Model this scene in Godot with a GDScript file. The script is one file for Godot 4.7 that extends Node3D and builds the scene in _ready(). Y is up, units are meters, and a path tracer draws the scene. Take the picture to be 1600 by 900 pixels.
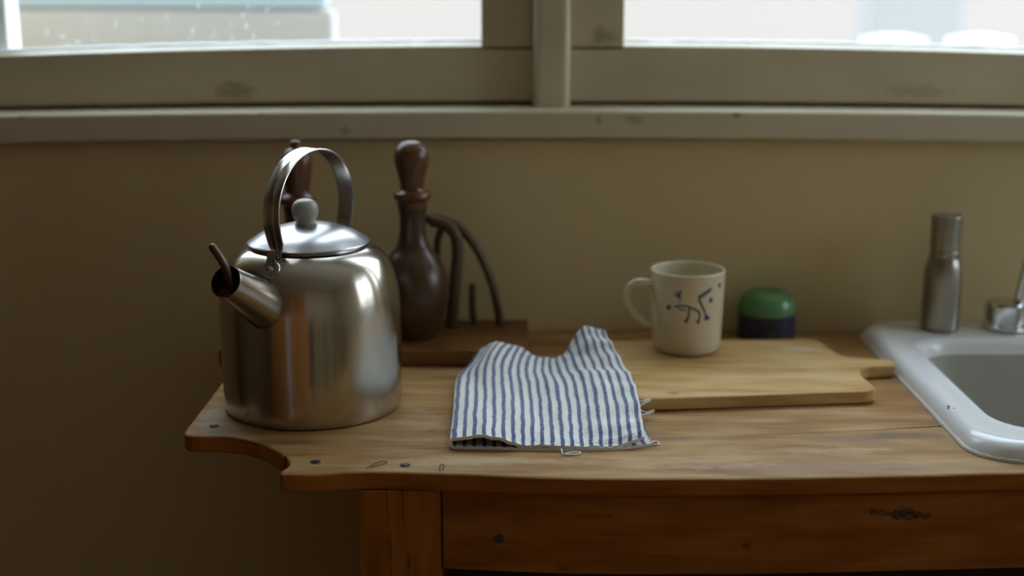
extends Node3D
# A kitchen worktop under a window: steel kettle, striped cloth, board, mug, sink.

const TOP := 0.76            # height of the worktop
const WALL := -1.655         # face of the wall under the window

# ---------------------------------------------------------------- mesh builder
class Builder:
	var p := PackedVector3Array()
	var uv := PackedVector2Array()
	func tri(a: Vector3, b: Vector3, c: Vector3, ua := Vector2.ZERO, ub := Vector2.ZERO, uc := Vector2.ZERO) -> void:
		if (b - a).cross(c - a).length_squared() < 1e-18:
			return
		p.append(a); p.append(b); p.append(c)
		uv.append(ua); uv.append(ub); uv.append(uc)
	func quad(a: Vector3, b: Vector3, c: Vector3, d: Vector3, ua := Vector2.ZERO, ub := Vector2.ZERO, uc := Vector2.ZERO, ud := Vector2.ZERO) -> void:
		tri(a, b, c, ua, ub, uc)
		tri(a, c, d, ua, uc, ud)
	# rows of points; flip turns the side that faces out
	func grid(rows: Array, flip := false, us := [], vs := []) -> void:
		for j in rows.size() - 1:
			var r0: PackedVector3Array = rows[j]
			var r1: PackedVector3Array = rows[j + 1]
			var v0: float = vs[j] if vs else float(j) / (rows.size() - 1)
			var v1: float = vs[j + 1] if vs else float(j + 1) / (rows.size() - 1)
			for i in r0.size() - 1:
				var u0: float = us[i] if us else float(i) / (r0.size() - 1)
				var u1: float = us[i + 1] if us else float(i + 1) / (r0.size() - 1)
				if flip:
					quad(r0[i], r1[i], r1[i + 1], r0[i + 1], Vector2(u0, v0), Vector2(u0, v1), Vector2(u1, v1), Vector2(u1, v0))
				else:
					quad(r0[i], r0[i + 1], r1[i + 1], r1[i], Vector2(u0, v0), Vector2(u1, v0), Vector2(u1, v1), Vector2(u0, v1))
	func mesh(crease := 50.0, move := Transform3D()) -> ArrayMesh:
		var n := p.size()
		var fn := PackedVector3Array()
		fn.resize(n / 3)
		var around := {}
		for f in n / 3:
			fn[f] = (p[f * 3 + 1] - p[f * 3]).cross(p[f * 3 + 2] - p[f * 3])
			for k in 3:
				var key := Vector3i((p[f * 3 + k] * 50000.0).round())
				if around.has(key):
					around[key].append(f)
				else:
					around[key] = PackedInt32Array([f])
		var lim := cos(deg_to_rad(crease))
		var outp := PackedVector3Array()
		var outn := PackedVector3Array()
		var outu := PackedVector2Array()
		outp.resize(n); outn.resize(n); outu.resize(n)
		for f in n / 3:
			var own := fn[f].normalized()
			for k in 3:
				var key := Vector3i((p[f * 3 + k] * 50000.0).round())
				var s := Vector3.ZERO
				for g in around[key]:
					if fn[g].normalized().dot(own) > lim:
						s += fn[g]
				var at: int = f * 3 + [0, 2, 1][k]          # front faces run clockwise
				outp[at] = move * p[f * 3 + k]
				outn[at] = (move.basis * s).normalized()
				outu[at] = uv[f * 3 + k]
		var a := []
		a.resize(Mesh.ARRAY_MAX)
		a[Mesh.ARRAY_VERTEX] = outp
		a[Mesh.ARRAY_NORMAL] = outn
		a[Mesh.ARRAY_TEX_UV] = outu
		var m := ArrayMesh.new()
		m.add_surface_from_arrays(Mesh.PRIMITIVE_TRIANGLES, a)
		return m
	# texture coordinates in metres: the grain runs along x (upright = along y)
	func box_uv(span: Vector2, from := Vector2.ZERO, upright := false) -> void:
		for f in p.size() / 3:
			var nn := (p[f * 3 + 1] - p[f * 3]).cross(p[f * 3 + 2] - p[f * 3]).abs()
			for k in 3:
				var q := p[f * 3 + k]
				var c: Vector2
				if nn.y >= nn.x and nn.y >= nn.z:
					c = Vector2(q.x, q.z)
				elif nn.z >= nn.x:
					c = Vector2(q.y, q.x) if upright else Vector2(q.x, -q.y)
				else:
					c = Vector2(q.y, q.z) if upright else Vector2(q.z, -q.y)
				uv[f * 3 + k] = (c - from) / span

# lathe: profile of (radius, height), bottom to top outside
func lathe(b: Builder, prof: Array, segs := 48, c := Vector3.ZERO) -> void:
	var rows := []
	var vs := []
	var len := 0.0
	for i in prof.size():
		if i > 0:
			len += (prof[i] - prof[i - 1]).length()
		vs.append(len)
		var row := PackedVector3Array()
		for k in segs + 1:
			var a := TAU * (k % segs) / segs
			row.append(c + Vector3(sin(a) * prof[i].x, prof[i].y, cos(a) * prof[i].x))
		rows.append(row)
	for i in vs.size():
		vs[i] /= maxf(len, 1e-6)
	b.grid(rows, false, [], vs)

# smooth curve through 2D points (Catmull-Rom)
func curve2(pts: Array, n := 6) -> Array:
	var out := []
	for i in pts.size() - 1:
		var p0: Vector2 = pts[maxi(i - 1, 0)]
		var p3: Vector2 = pts[mini(i + 2, pts.size() - 1)]
		for k in n:
			out.append(pts[i].cubic_interpolate(pts[i + 1], p0, p3, float(k) / n))
	out.append(pts[-1])
	return out

func curve3(pts: Array, n := 6) -> Array:
	var out := []
	for i in pts.size() - 1:
		var p0: Vector3 = pts[maxi(i - 1, 0)]
		var p3: Vector3 = pts[mini(i + 2, pts.size() - 1)]
		for k in n:
			out.append(pts[i].cubic_interpolate(pts[i + 1], p0, p3, float(k) / n))
	out.append(pts[-1])
	return out

# a tube with rounded ends along a path; r is one radius or one for each point
func tube(b: Builder, path: Array, r, segs := 14, round_ends := true) -> void:
	var n := path.size()
	var rad := []
	for i in n:
		rad.append(r[i] if r is Array else r)
	var t0: Vector3 = (path[1] - path[0]).normalized()
	var side := t0.cross(Vector3.UP if absf(t0.y) < 0.9 else Vector3.RIGHT).normalized()
	var rows := []
	for i in n:
		var t: Vector3 = (path[mini(i + 1, n - 1)] - path[maxi(i - 1, 0)]).normalized()
		side = (side - t * side.dot(t)).normalized()
		var up := t.cross(side)
		var rings := [[0.0, 1.0]]
		if round_ends and i == 0:
			rings = [[-1.0, 0.0], [-0.92, 0.38], [-0.7, 0.7], [-0.38, 0.92], [0.0, 1.0]]
		elif round_ends and i == n - 1:
			rings = [[0.0, 1.0], [0.38, 0.92], [0.7, 0.7], [0.92, 0.38], [1.0, 0.0]]
		for g in rings:
			var row := PackedVector3Array()
			for k in segs + 1:
				var a := TAU * (k % segs) / segs
				row.append(path[i] + t * rad[i] * g[0] + (side * cos(a) + up * sin(a)) * rad[i] * g[1])
			rows.append(row)
	b.grid(rows, true)

# box with chamfered edges
func box(b: Builder, lo: Vector3, hi: Vector3, bev := 0.002) -> void:
	var c := (lo + hi) / 2.0
	var h := (hi - lo) / 2.0
	bev = minf(bev, minf(h.x, minf(h.y, h.z)) * 0.9)
	var at := func(sx, sy, sz, ax):      # a corner's vertex on the face across axis ax
		var s := Vector3(sx, sy, sz)
		var q := h - Vector3.ONE * bev
		q[ax] = h[ax]
		return c + q * s
	for ax in 3:
		var o := (ax + 1) % 3
		var w := (ax + 2) % 3
		for s in [-1.0, 1.0]:
			var q := []
			for k in [[-1, -1], [1, -1], [1, 1], [-1, 1]]:
				var v := Vector3.ZERO
				v[ax] = s; v[o] = k[0]; v[w] = k[1]
				q.append(at.call(v.x, v.y, v.z, ax))
			if s > 0:
				b.quad(q[0], q[1], q[2], q[3])
			else:
				b.quad(q[3], q[2], q[1], q[0])
		for s1 in [-1.0, 1.0]:
			for s2 in [-1.0, 1.0]:      # edge along ax between the faces o and w
				var e := []
				for t in [-1.0, 1.0]:
					var v := Vector3.ZERO
					v[ax] = t; v[o] = s1; v[w] = s2
					e.append(at.call(v.x, v.y, v.z, o))
					e.append(at.call(v.x, v.y, v.z, w))
				if s1 * s2 > 0:
					b.quad(e[0], e[1], e[3], e[2])
				else:
					b.quad(e[2], e[3], e[1], e[0])
	for sx in [-1.0, 1.0]:
		for sy in [-1.0, 1.0]:
			for sz in [-1.0, 1.0]:
				var x = at.call(sx, sy, sz, 0)
				var y = at.call(sx, sy, sz, 1)
				var z = at.call(sx, sy, sz, 2)
				if sx * sy * sz > 0:
					b.tri(x, y, z)
				else:
					b.tri(z, y, x)

# outline (x, z) raised from y0 to y1, edges eased by rounding of bev
func prism(b: Builder, outline: Array, y0: float, y1: float, bev := 0.002, seam := false, skirt: Builder = null) -> void:
	var o := PackedVector2Array(outline)
	if Geometry2D.is_polygon_clockwise(o):
		o.reverse()
	var n := o.size()
	var give := PackedFloat32Array()          # how far each corner is eased
	var inward := PackedVector2Array()
	for i in n:
		var e0 := (o[i] - o[(i - 1 + n) % n]).normalized()
		var e1 := (o[(i + 1) % n] - o[i]).normalized()
		var nn := (Vector2(-e0.y, e0.x) + Vector2(-e1.y, e1.x))
		inward.append(nn / maxf(0.6, nn.length_squared() / 2.0))
		give.append(bev * (seam_ease(o[i]) if seam else 1.0))
	var test := PackedVector2Array()
	for i in n:
		test.append(o[i] + inward[i] * 0.0001)
	var inn := -1.0 if absf(area(test)) > absf(area(o)) else 1.0
	var levels := []                          # [how far in, how far down from the face, which face]
	for k in 4:
		var a := PI / 2 * k / 3.0
		levels.append([1 - sin(a), 1 - cos(a), y0, 1.0])
	for k in 4:
		var a := PI / 2 * k / 3.0
		levels.append([1 - cos(a), 1 - sin(a), y1, -1.0])
	var rows := []
	for l in levels:
		var row := PackedVector3Array()
		for i in n + 1:
			var g: float = give[i % n]
			var q: Vector2 = o[i % n] + inward[i % n] * inn * g * l[0]
			row.append(Vector3(q.x, l[2] + l[3] * g * l[1], q.y))
		rows.append(row)
	var sgn := area(o) > 0
	if skirt:                                 # the sides apart from the face
		skirt.grid(rows.slice(0, 6), sgn)
		b.grid(rows.slice(5), sgn)
	else:
		b.grid(rows, sgn)
	for e in [0, levels.size() - 1]:
		var f: PackedVector3Array = rows[e]
		var idx := Geometry2D.triangulate_polygon(o)
		for k in idx.size() / 3:
			var t := [f[idx[k * 3]], f[idx[k * 3 + 1]], f[idx[k * 3 + 2]]]
			var up: bool = (t[1] - t[0]).cross(t[2] - t[0]).y > 0
			if up == (e != 0):
				b.tri(t[0], t[1], t[2])
			else:
				b.tri(t[0], t[2], t[1])

func area(q: PackedVector2Array) -> float:
	var s := 0.0
	for i in q.size():
		s += q[i].cross(q[(i + 1) % q.size()])
	return s / 2.0

# the old window sags towards its ends: height of a point after settling
func sag(q: Vector3) -> Vector3:
	var k := 0.0135 + clampf(q.y - 1.03, 0.0, 0.09) * 0.20
	var d := clampf(q.x - 0.04, -0.9, 0.9)
	return q - Vector3(0, k * d * d, 0)

# a bar along x with a section of (z, y) points, settled
func bar(b: Builder, x0: float, x1: float, section: Array, n := 16) -> void:
	var sec := PackedVector2Array(section)
	if area(sec) < 0:
		sec.reverse()
	var rows := []
	for i in n + 1:
		var row := PackedVector3Array()
		for k in sec.size() + 1:
			var s := sec[k % sec.size()]
			row.append(sag(Vector3(lerpf(x0, x1, float(i) / n), s.y, s.x)))
		rows.append(row)
	b.grid(rows, false)
	var idx := Geometry2D.triangulate_polygon(sec)
	for e in [0, n]:
		for k in idx.size() / 3:
			var t := [rows[e][idx[k * 3]], rows[e][idx[k * 3 + 1]], rows[e][idx[k * 3 + 2]]]
			var right: bool = (t[1] - t[0]).cross(t[2] - t[0]).x > 0
			if right == (e != 0):
				b.tri(t[0], t[1], t[2])
			else:
				b.tri(t[0], t[2], t[1])

func rect(z0: float, z1: float, y0: float, y1: float, bev := 0.003) -> Array:
	return [Vector2(z0 + bev, y0), Vector2(z1 - bev, y0), Vector2(z1, y0 + bev), Vector2(z1, y1 - bev), Vector2(z1 - bev * 0.3, y1 - bev * 0.3), Vector2(z1 - bev, y1), Vector2(z0 + bev, y1), Vector2(z0, y1 - bev), Vector2(z0, y0 + bev)]

# ---------------------------------------------------------------- scene helpers
func put(called: String, b: Builder, mat: Material, parent: Node = self, crease := 50.0, at := Vector3.ZERO) -> MeshInstance3D:
	var o := MeshInstance3D.new()
	o.name = called
	o.mesh = b.mesh(crease)
	o.material_override = mat
	o.position = at
	parent.add_child(o, true)
	return o

func thing(called: String, label: String, category: String, at: Vector3) -> Node3D:
	var o := Node3D.new()
	o.name = called
	o.position = at
	add_child(o, true)
	o.set_meta("label", label)
	o.set_meta("category", category)
	return o

func tag(o: Node, label: String, category: String, group := "") -> void:
	o.set_meta("label", label)
	o.set_meta("category", category)
	if group:
		o.set_meta("group", group)

func structure(called: String, label: String, category: String) -> Node3D:
	var o := thing(called, label, category, Vector3.ZERO)
	o.set_meta("kind", "structure")
	return o

func struct_mesh(called: String, b: Builder, mat: Material, label: String, category: String) -> MeshInstance3D:
	var o := put(called, b, mat)
	tag(o, label, category)
	o.set_meta("kind", "structure")
	return o

func mat(col: Color, rough := 0.6, metal := 0.0) -> StandardMaterial3D:
	var m := StandardMaterial3D.new()
	m.albedo_color = col
	m.roughness = rough
	m.metallic = metal
	return m

func lin(r: float, g: float, b: float) -> Color:
	return Color(r, g, b).linear_to_srgb()

func noise(seed_: int, freq: float, oct := 3) -> FastNoiseLite:
	var n := FastNoiseLite.new()
	n.seed = seed_
	n.noise_type = FastNoiseLite.TYPE_SIMPLEX_SMOOTH
	n.frequency = freq
	n.fractal_type = FastNoiseLite.FRACTAL_FBM
	n.fractal_octaves = oct
	return n

func tex(w: int, h: int, data: PackedByteArray) -> ImageTexture:
	return ImageTexture.create_from_image(Image.create_from_data(w, h, false, Image.FORMAT_RGB8, data))

# wood: span in metres, three tones, stains = [x, z, rx, rz, colour, strength]
func wood(w: int, h: int, span: Vector2, from: Vector2, seed_: int, tones: Array, stains := [], rings := 26.0, fine := 0.5) -> ImageTexture:
	var n1 := noise(seed_, 1.0, 2)
	var n2 := noise(seed_ + 1, 1.0, 2)
	var n3 := noise(seed_ + 2, 1.0, 3)
	var d := PackedByteArray()
	d.resize(w * h * 3)
	var at := 0
	for j in h:
		var z := from.y + (j + 0.5) / h * span.y
		for i in w:
			var x := from.x + (i + 0.5) / w * span.x
			var warp := n1.get_noise_2d(x * 3.0, z * 14.0)
			var g := 0.5 + 0.5 * sin(z * rings * 9.0 + warp * 9.0)
			var fib := n2.get_noise_2d(x * 9.0, z * 650.0)
			var blot := n3.get_noise_2d(x * 6.0 + 40.0, z * 26.0)
			var t := clampf(0.5 + (g - 0.5) * 0.16 + fib * fine + blot * 0.7, 0.0, 1.0)
			var c: Color = tones[0].lerp(tones[1], t * 2.0) if t < 0.5 else tones[1].lerp(tones[2], t * 2.0 - 1.0)
			for s in stains:
				var dx: float = (x - s[0]) / s[2]
				var dz: float = (z - s[1]) / s[3]
				var q := dx * dx + dz * dz
				if q < 2.5:
					var e := 1.0 - smoothstep(0.0, 1.0, q + n3.get_noise_2d(x * 40.0, z * 100.0) * 0.6 + (n2.get_noise_2d(x * 150.0, z * 420.0) * 1.1 if s[5] >= 0.8 else 0.0))
					c = c.lerp(s[4], e * s[5])
			d[at] = int(clampf(c.r, 0, 1) * 255.0); d[at + 1] = int(clampf(c.g, 0, 1) * 255.0); d[at + 2] = int(clampf(c.b, 0, 1) * 255.0)
			at += 3
	return tex(w, h, d)

# a plain tone broken by soft blotches, for paint and plaster
func blotch(w: int, h: int, seed_: int, a: Color, b: Color, freq: Vector2, marks := []) -> ImageTexture:
	var n := noise(seed_, 1.0, 4)
	var d := PackedByteArray()
	d.resize(w * h * 3)
	var at := 0
	for j in h:
		for i in w:
			var u := float(i) / w
			var v := float(j) / h
			var edge := smoothstep(0.0, 0.12, minf(minf(u, 1 - u), minf(v, 1 - v)))
			var c := a.lerp(b, clampf(0.5 + n.get_noise_2d(u * freq.x, v * freq.y) * 1.1 * edge, 0, 1))
			for s in marks:
				var dx: float = (u - s[0]) / s[2]
				var dz: float = (v - s[1]) / s[3]
				var q := dx * dx + dz * dz
				if q < 2.5:
					c = c.lerp(s[4], (1.0 - smoothstep(0.1, 1.0, q + n.get_noise_2d(u * freq.x * 12, v * freq.y * 12) * 0.8)) * s[5])
			d[at] = int(clampf(c.r, 0, 1) * 255.0); d[at + 1] = int(clampf(c.g, 0, 1) * 255.0); d[at + 2] = int(clampf(c.b, 0, 1) * 255.0)
			at += 3
	return tex(w, h, d)

func relief(m: StandardMaterial3D, seed_: int, scale: Vector3, depth_cm: float, freq := 0.02) -> void:
	var t := NoiseTexture2D.new()
	t.width = 512; t.height = 512; t.seamless = true
	t.noise = noise(seed_, freq, 4)
	m.heightmap_enabled = true
	m.heightmap_texture = t
	m.heightmap_scale = depth_cm
	m.uv1_triplanar = true
	m.uv1_world_triplanar = true
	m.uv1_scale = scale

var M := {}

func _ready() -> void:
	# ------------------------------------------------ camera, sky, exposure
	var cam := Camera3D.new()
	cam.name = "camera"
	cam.position = Vector3(0, 1.20, 0)
	cam.rotation_degrees = Vector3(-13.2, 0, 0)
	cam.near = 0.05
	cam.far = 200.0
	var phys := CameraAttributesPhysical.new()
	phys.frustum_focal_length = 83.61
	phys.frustum_focus_distance = 1.30
	phys.exposure_aperture = 3.9
	cam.attributes = phys
	cam.fov = 23.64
	cam.current = true
	add_child(cam)
	var we := WorldEnvironment.new()
	we.name = "world_environment"
	var env := Environment.new()
	env.background_mode = Environment.BG_SKY
	var sky := Sky.new()
	var sm := ProceduralSkyMaterial.new()          # bright overcast
	sm.sky_top_color = Color(0.86, 0.93, 1.0)
	sm.sky_horizon_color = Color(0.93, 0.96, 1.0)
	sm.sky_curve = 0.25
	sm.sky_energy_multiplier = 3.0
	sm.ground_bottom_color = Color(0.45, 0.44, 0.42)
	sm.ground_horizon_color = Color(0.7, 0.7, 0.68)
	sm.ground_energy_multiplier = 1.0
	sky.sky_material = sm
	env.sky = sky
	env.tonemap_mode = Environment.TONE_MAPPER_LINEAR
	env.tonemap_exposure = 0.43
	env.sdfgi_enabled = true
	env.ssao_enabled = true
	env.ssil_enabled = true
	we.environment = env
	add_child(we)

	materials()
	room()
	windows()
	outside()
	worktop()
	sink()
	kettle()
	cutting_board()
	tray_and_bottles()
	tea_towel()
	mug()
	small_things()

func materials() -> void:
	M.wall = mat(lin(0.64, 0.505, 0.265), 0.8)
	relief(M.wall, 5, Vector3(7, 7, 7), 0.02, 0.05)
	var marks := []          # smudges on the paint: x, y, half sizes, strength
	for q in [[0.110, 1.117, 0.018, 0.014, 0.45], [-0.342, 1.052, 0.03, 0.014, 0.45], [-0.585, 1.025, 0.006, 0.004, 0.6], [-0.425, 1.029, 0.014, 0.003, 0.7], [-0.30, 1.029, 0.006, 0.002, 0.6], [0.102, 1.022, 0.004, 0.007, 0.5], [0.145, 1.022, 0.012, 0.007, 0.4], [0.266, 1.028, 0.006, 0.003, 0.8], [-0.2, 1.008, 0.01, 0.006, 0.4], [0.5, 1.05, 0.05, 0.008, 0.25]]:
		marks.append([(q[0] + 0.85) / 2.5, (2.2 - q[1]) / 1.25, q[2] / 2.5, q[3] / 1.25, lin(0.20, 0.15, 0.09), q[4]])
	M.paint = mat(Color.WHITE, 0.42)
	M.paint.albedo_texture = blotch(1280, 640, 31, lin(0.64, 0.57, 0.39), lin(0.575, 0.50, 0.335), Vector2(14, 10), marks)
	M.room = mat(lin(0.84, 0.75, 0.56), 0.8)
	M.ceiling = mat(lin(0.90, 0.87, 0.78), 0.85)
	M.floor = mat(lin(0.11, 0.05, 0.016), 0.6)
	M.glass = mat(Color(0.95, 1.0, 0.98, 0.05), 0.0)
	M.glass.transparency = BaseMaterial3D.TRANSPARENCY_ALPHA
	M.white = mat(lin(0.78, 0.79, 0.78), 0.5)

	# the worktop: warm pine, worn pale, with purple-grey stains
	var grey := lin(0.20, 0.135, 0.11)
	var pale := lin(0.56, 0.42, 0.25)
	var amber := lin(0.40, 0.19, 0.065)
	M.top_span = Vector2(1.04, 0.54)
	M.top_from = Vector2(-0.36, -1.67)
	M.top = mat(Color.WHITE, 0.5)
	M.top.albedo_texture = wood(1536, 800, M.top_span, M.top_from, 11, [lin(0.26, 0.128, 0.041), lin(0.39, 0.228, 0.085), lin(0.50, 0.33, 0.15)], [
		[0.38, -1.255, 0.05, 0.012, grey, 0.6], [0.33, -1.245, 0.06, 0.02, grey, 0.35], [0.28, -1.17, 0.16, 0.018, lin(0.33, 0.21, 0.16), 0.6],
		[0.16, -1.18, 0.10, 0.02, pale, 0.5], [-0.02, -1.185, 0.12, 0.014, pale, 0.55], [0.30, -1.215, 0.07, 0.014, pale, 0.5],
		[0.40, -1.36, 0.05, 0.07, amber, 0.6], [0.395, -1.20, 0.035, 0.016, amber, 0.4], [-0.30, -1.31, 0.018, 0.05, lin(0.46, 0.39, 0.31), 0.7],
		[-0.27, -1.262, 0.04, 0.012, lin(0.26, 0.19, 0.15), 0.6], [-0.16, -1.205, 0.10, 0.02, amber, 0.35], [-0.09, -1.30, 0.03, 0.05, pale, 0.4],
		[0.22, -1.275, 0.03, 0.01, lin(0.45, 0.24, 0.11), 0.5], [0.155, -1.247, 0.03, 0.006, grey, 0.5]], 22.0, 0.35)
	var knot := lin(0.06, 0.035, 0.018)
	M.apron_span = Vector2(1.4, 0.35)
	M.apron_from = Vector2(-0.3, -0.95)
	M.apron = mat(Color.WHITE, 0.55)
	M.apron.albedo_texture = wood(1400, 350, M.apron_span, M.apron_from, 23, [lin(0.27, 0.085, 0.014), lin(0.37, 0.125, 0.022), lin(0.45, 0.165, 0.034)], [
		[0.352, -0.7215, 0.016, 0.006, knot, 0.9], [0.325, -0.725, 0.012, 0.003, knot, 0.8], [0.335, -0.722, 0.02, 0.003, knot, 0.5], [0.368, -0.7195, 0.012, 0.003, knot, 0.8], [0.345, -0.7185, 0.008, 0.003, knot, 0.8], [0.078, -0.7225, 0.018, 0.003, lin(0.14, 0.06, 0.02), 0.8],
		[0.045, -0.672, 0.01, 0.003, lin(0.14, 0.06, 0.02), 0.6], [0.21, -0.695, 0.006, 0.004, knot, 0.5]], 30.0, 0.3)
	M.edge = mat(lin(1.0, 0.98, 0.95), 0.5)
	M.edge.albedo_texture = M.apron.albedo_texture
	M.leg = mat(Color.WHITE, 0.55)
	M.leg.albedo_texture = wood(800, 256, Vector2(0.8, 0.2), Vector2(0, -0.2), 29, [lin(0.27, 0.085, 0.014), lin(0.38, 0.13, 0.024), lin(0.46, 0.165, 0.034)], [
		[0.72, -0.112, 0.05, 0.0006, knot, 1.0], [0.735, -0.098, 0.03, 0.0006, knot, 1.0], [0.69, -0.110, 0.04, 0.0005, knot, 1.0], [0.672, -0.094, 0.012, 0.0025, knot, 0.5]], 30.0, 0.3)
	M.board = mat(Color.WHITE, 0.5)
	M.board.albedo_texture = wood(800, 512, Vector2(0.42, 0.27), Vector2(0.03, -1.57), 41, [lin(0.48, 0.275, 0.09), lin(0.62, 0.405, 0.165), lin(0.70, 0.505, 0.245)], [
		[0.33, -1.51, 0.028, 0.012, lin(0.66, 0.58, 0.47), 0.8], [0.25, -1.47, 0.05, 0.012, lin(0.62, 0.52, 0.37), 0.4], [0.165, -1.345, 0.006, 0.006, lin(0.34, 0.17, 0.05), 0.8],
		[0.24, -1.34, 0.08, 0.012, lin(0.64, 0.50, 0.31), 0.5], [0.28, -1.43, 0.07, 0.012, lin(0.40, 0.24, 0.10), 0.5]], 18.0, 0.25)
	M.tray = mat(Color.WHITE, 0.4)
	M.tray.albedo_texture = wood(512, 256, Vector2(0.4, 0.2), Vector2(-0.3, -1.65), 47, [lin(0.13, 0.055, 0.014), lin(0.18, 0.08, 0.02), lin(0.23, 0.10, 0.027)], [], 24.0, 0.3)
	for k in ["top", "edge", "apron", "leg", "board", "tray"]:
		M[k].metallic_specular = 0.3
	M.dark_wood = mat(lin(0.075, 0.032, 0.014), 0.32)
	M.stopper = mat(lin(0.115, 0.045, 0.016), 0.3)
	M.rack = mat(lin(0.085, 0.045, 0.02), 0.45)

	# brushed steel: fine rings round the body
	var n := noise(71, 1.0, 2)
	var d := PackedByteArray()
	d.resize(256 * 1024 * 3)
	for j in 1024:
		for i in 256:
			var v := 0.5 + 0.5 * n.get_noise_2d(i * 0.03, j * 0.9) * smoothstep(0.0, 20.0, minf(i, 255 - i))
			var k := (j * 256 + i) * 3
			d[k] = int(v * 255); d[k + 1] = d[k]; d[k + 2] = d[k]
	M.steel = mat(lin(0.51, 0.47, 0.40), 0.20, 1.0)
	M.steel.anisotropy_enabled = true
	M.steel.anisotropy = -0.7
	M.steel.heightmap_enabled = true
	M.steel.heightmap_texture = tex(256, 1024, d)
	M.steel.heightmap_scale = 0.0015
	M.steel_lid = mat(lin(0.50, 0.50, 0.49), 0.29, 1.0)
	M.steel_band = mat(lin(0.58, 0.56, 0.53), 0.24, 1.0)
	M.steel_spout = mat(lin(0.42, 0.37, 0.31), 0.24, 1.0)
	M.flask = mat(lin(0.36, 0.33, 0.28), 0.36, 1.0)
	M.chrome = mat(lin(0.6, 0.6, 0.6), 0.12, 1.0)
	M.knob = mat(lin(0.33, 0.34, 0.27), 0.35)
	M.enamel = mat(lin(0.88, 0.90, 0.89), 0.14)
	M.bowl = mat(lin(0.42, 0.41, 0.345), 0.3)          # grey beige, darker than the rim to carry the shade inside the bowl
	M.rust = mat(lin(0.16, 0.11, 0.06), 0.8)
	M.bead = mat(lin(0.62, 0.62, 0.56), 0.5)
	M.ceramic = mat(Color.WHITE, 0.22)
	M.ceramic_plain = mat(lin(0.64, 0.57, 0.40), 0.2)
	M.screw = mat(lin(0.10, 0.09, 0.08), 0.4, 0.9)
	M.hole = mat(lin(0.025, 0.017, 0.01), 0.9)
	M.thread = mat(lin(0.88, 0.85, 0.78), 0.9)
	M.dark_thread = mat(lin(0.03, 0.02, 0.012), 0.8)
	M.bottle = mat(lin(0.062, 0.030, 0.010), 0.3)
	M.green = mat(lin(0.10, 0.26, 0.10), 0.22)
	M.navy = mat(lin(0.018, 0.026, 0.055), 0.45)
	M.reflection_orange = mat(lin(0.58, 0.24, 0.065), 0.45)  # orange of the unseen cupboards and doors added for the kettle reflections

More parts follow.
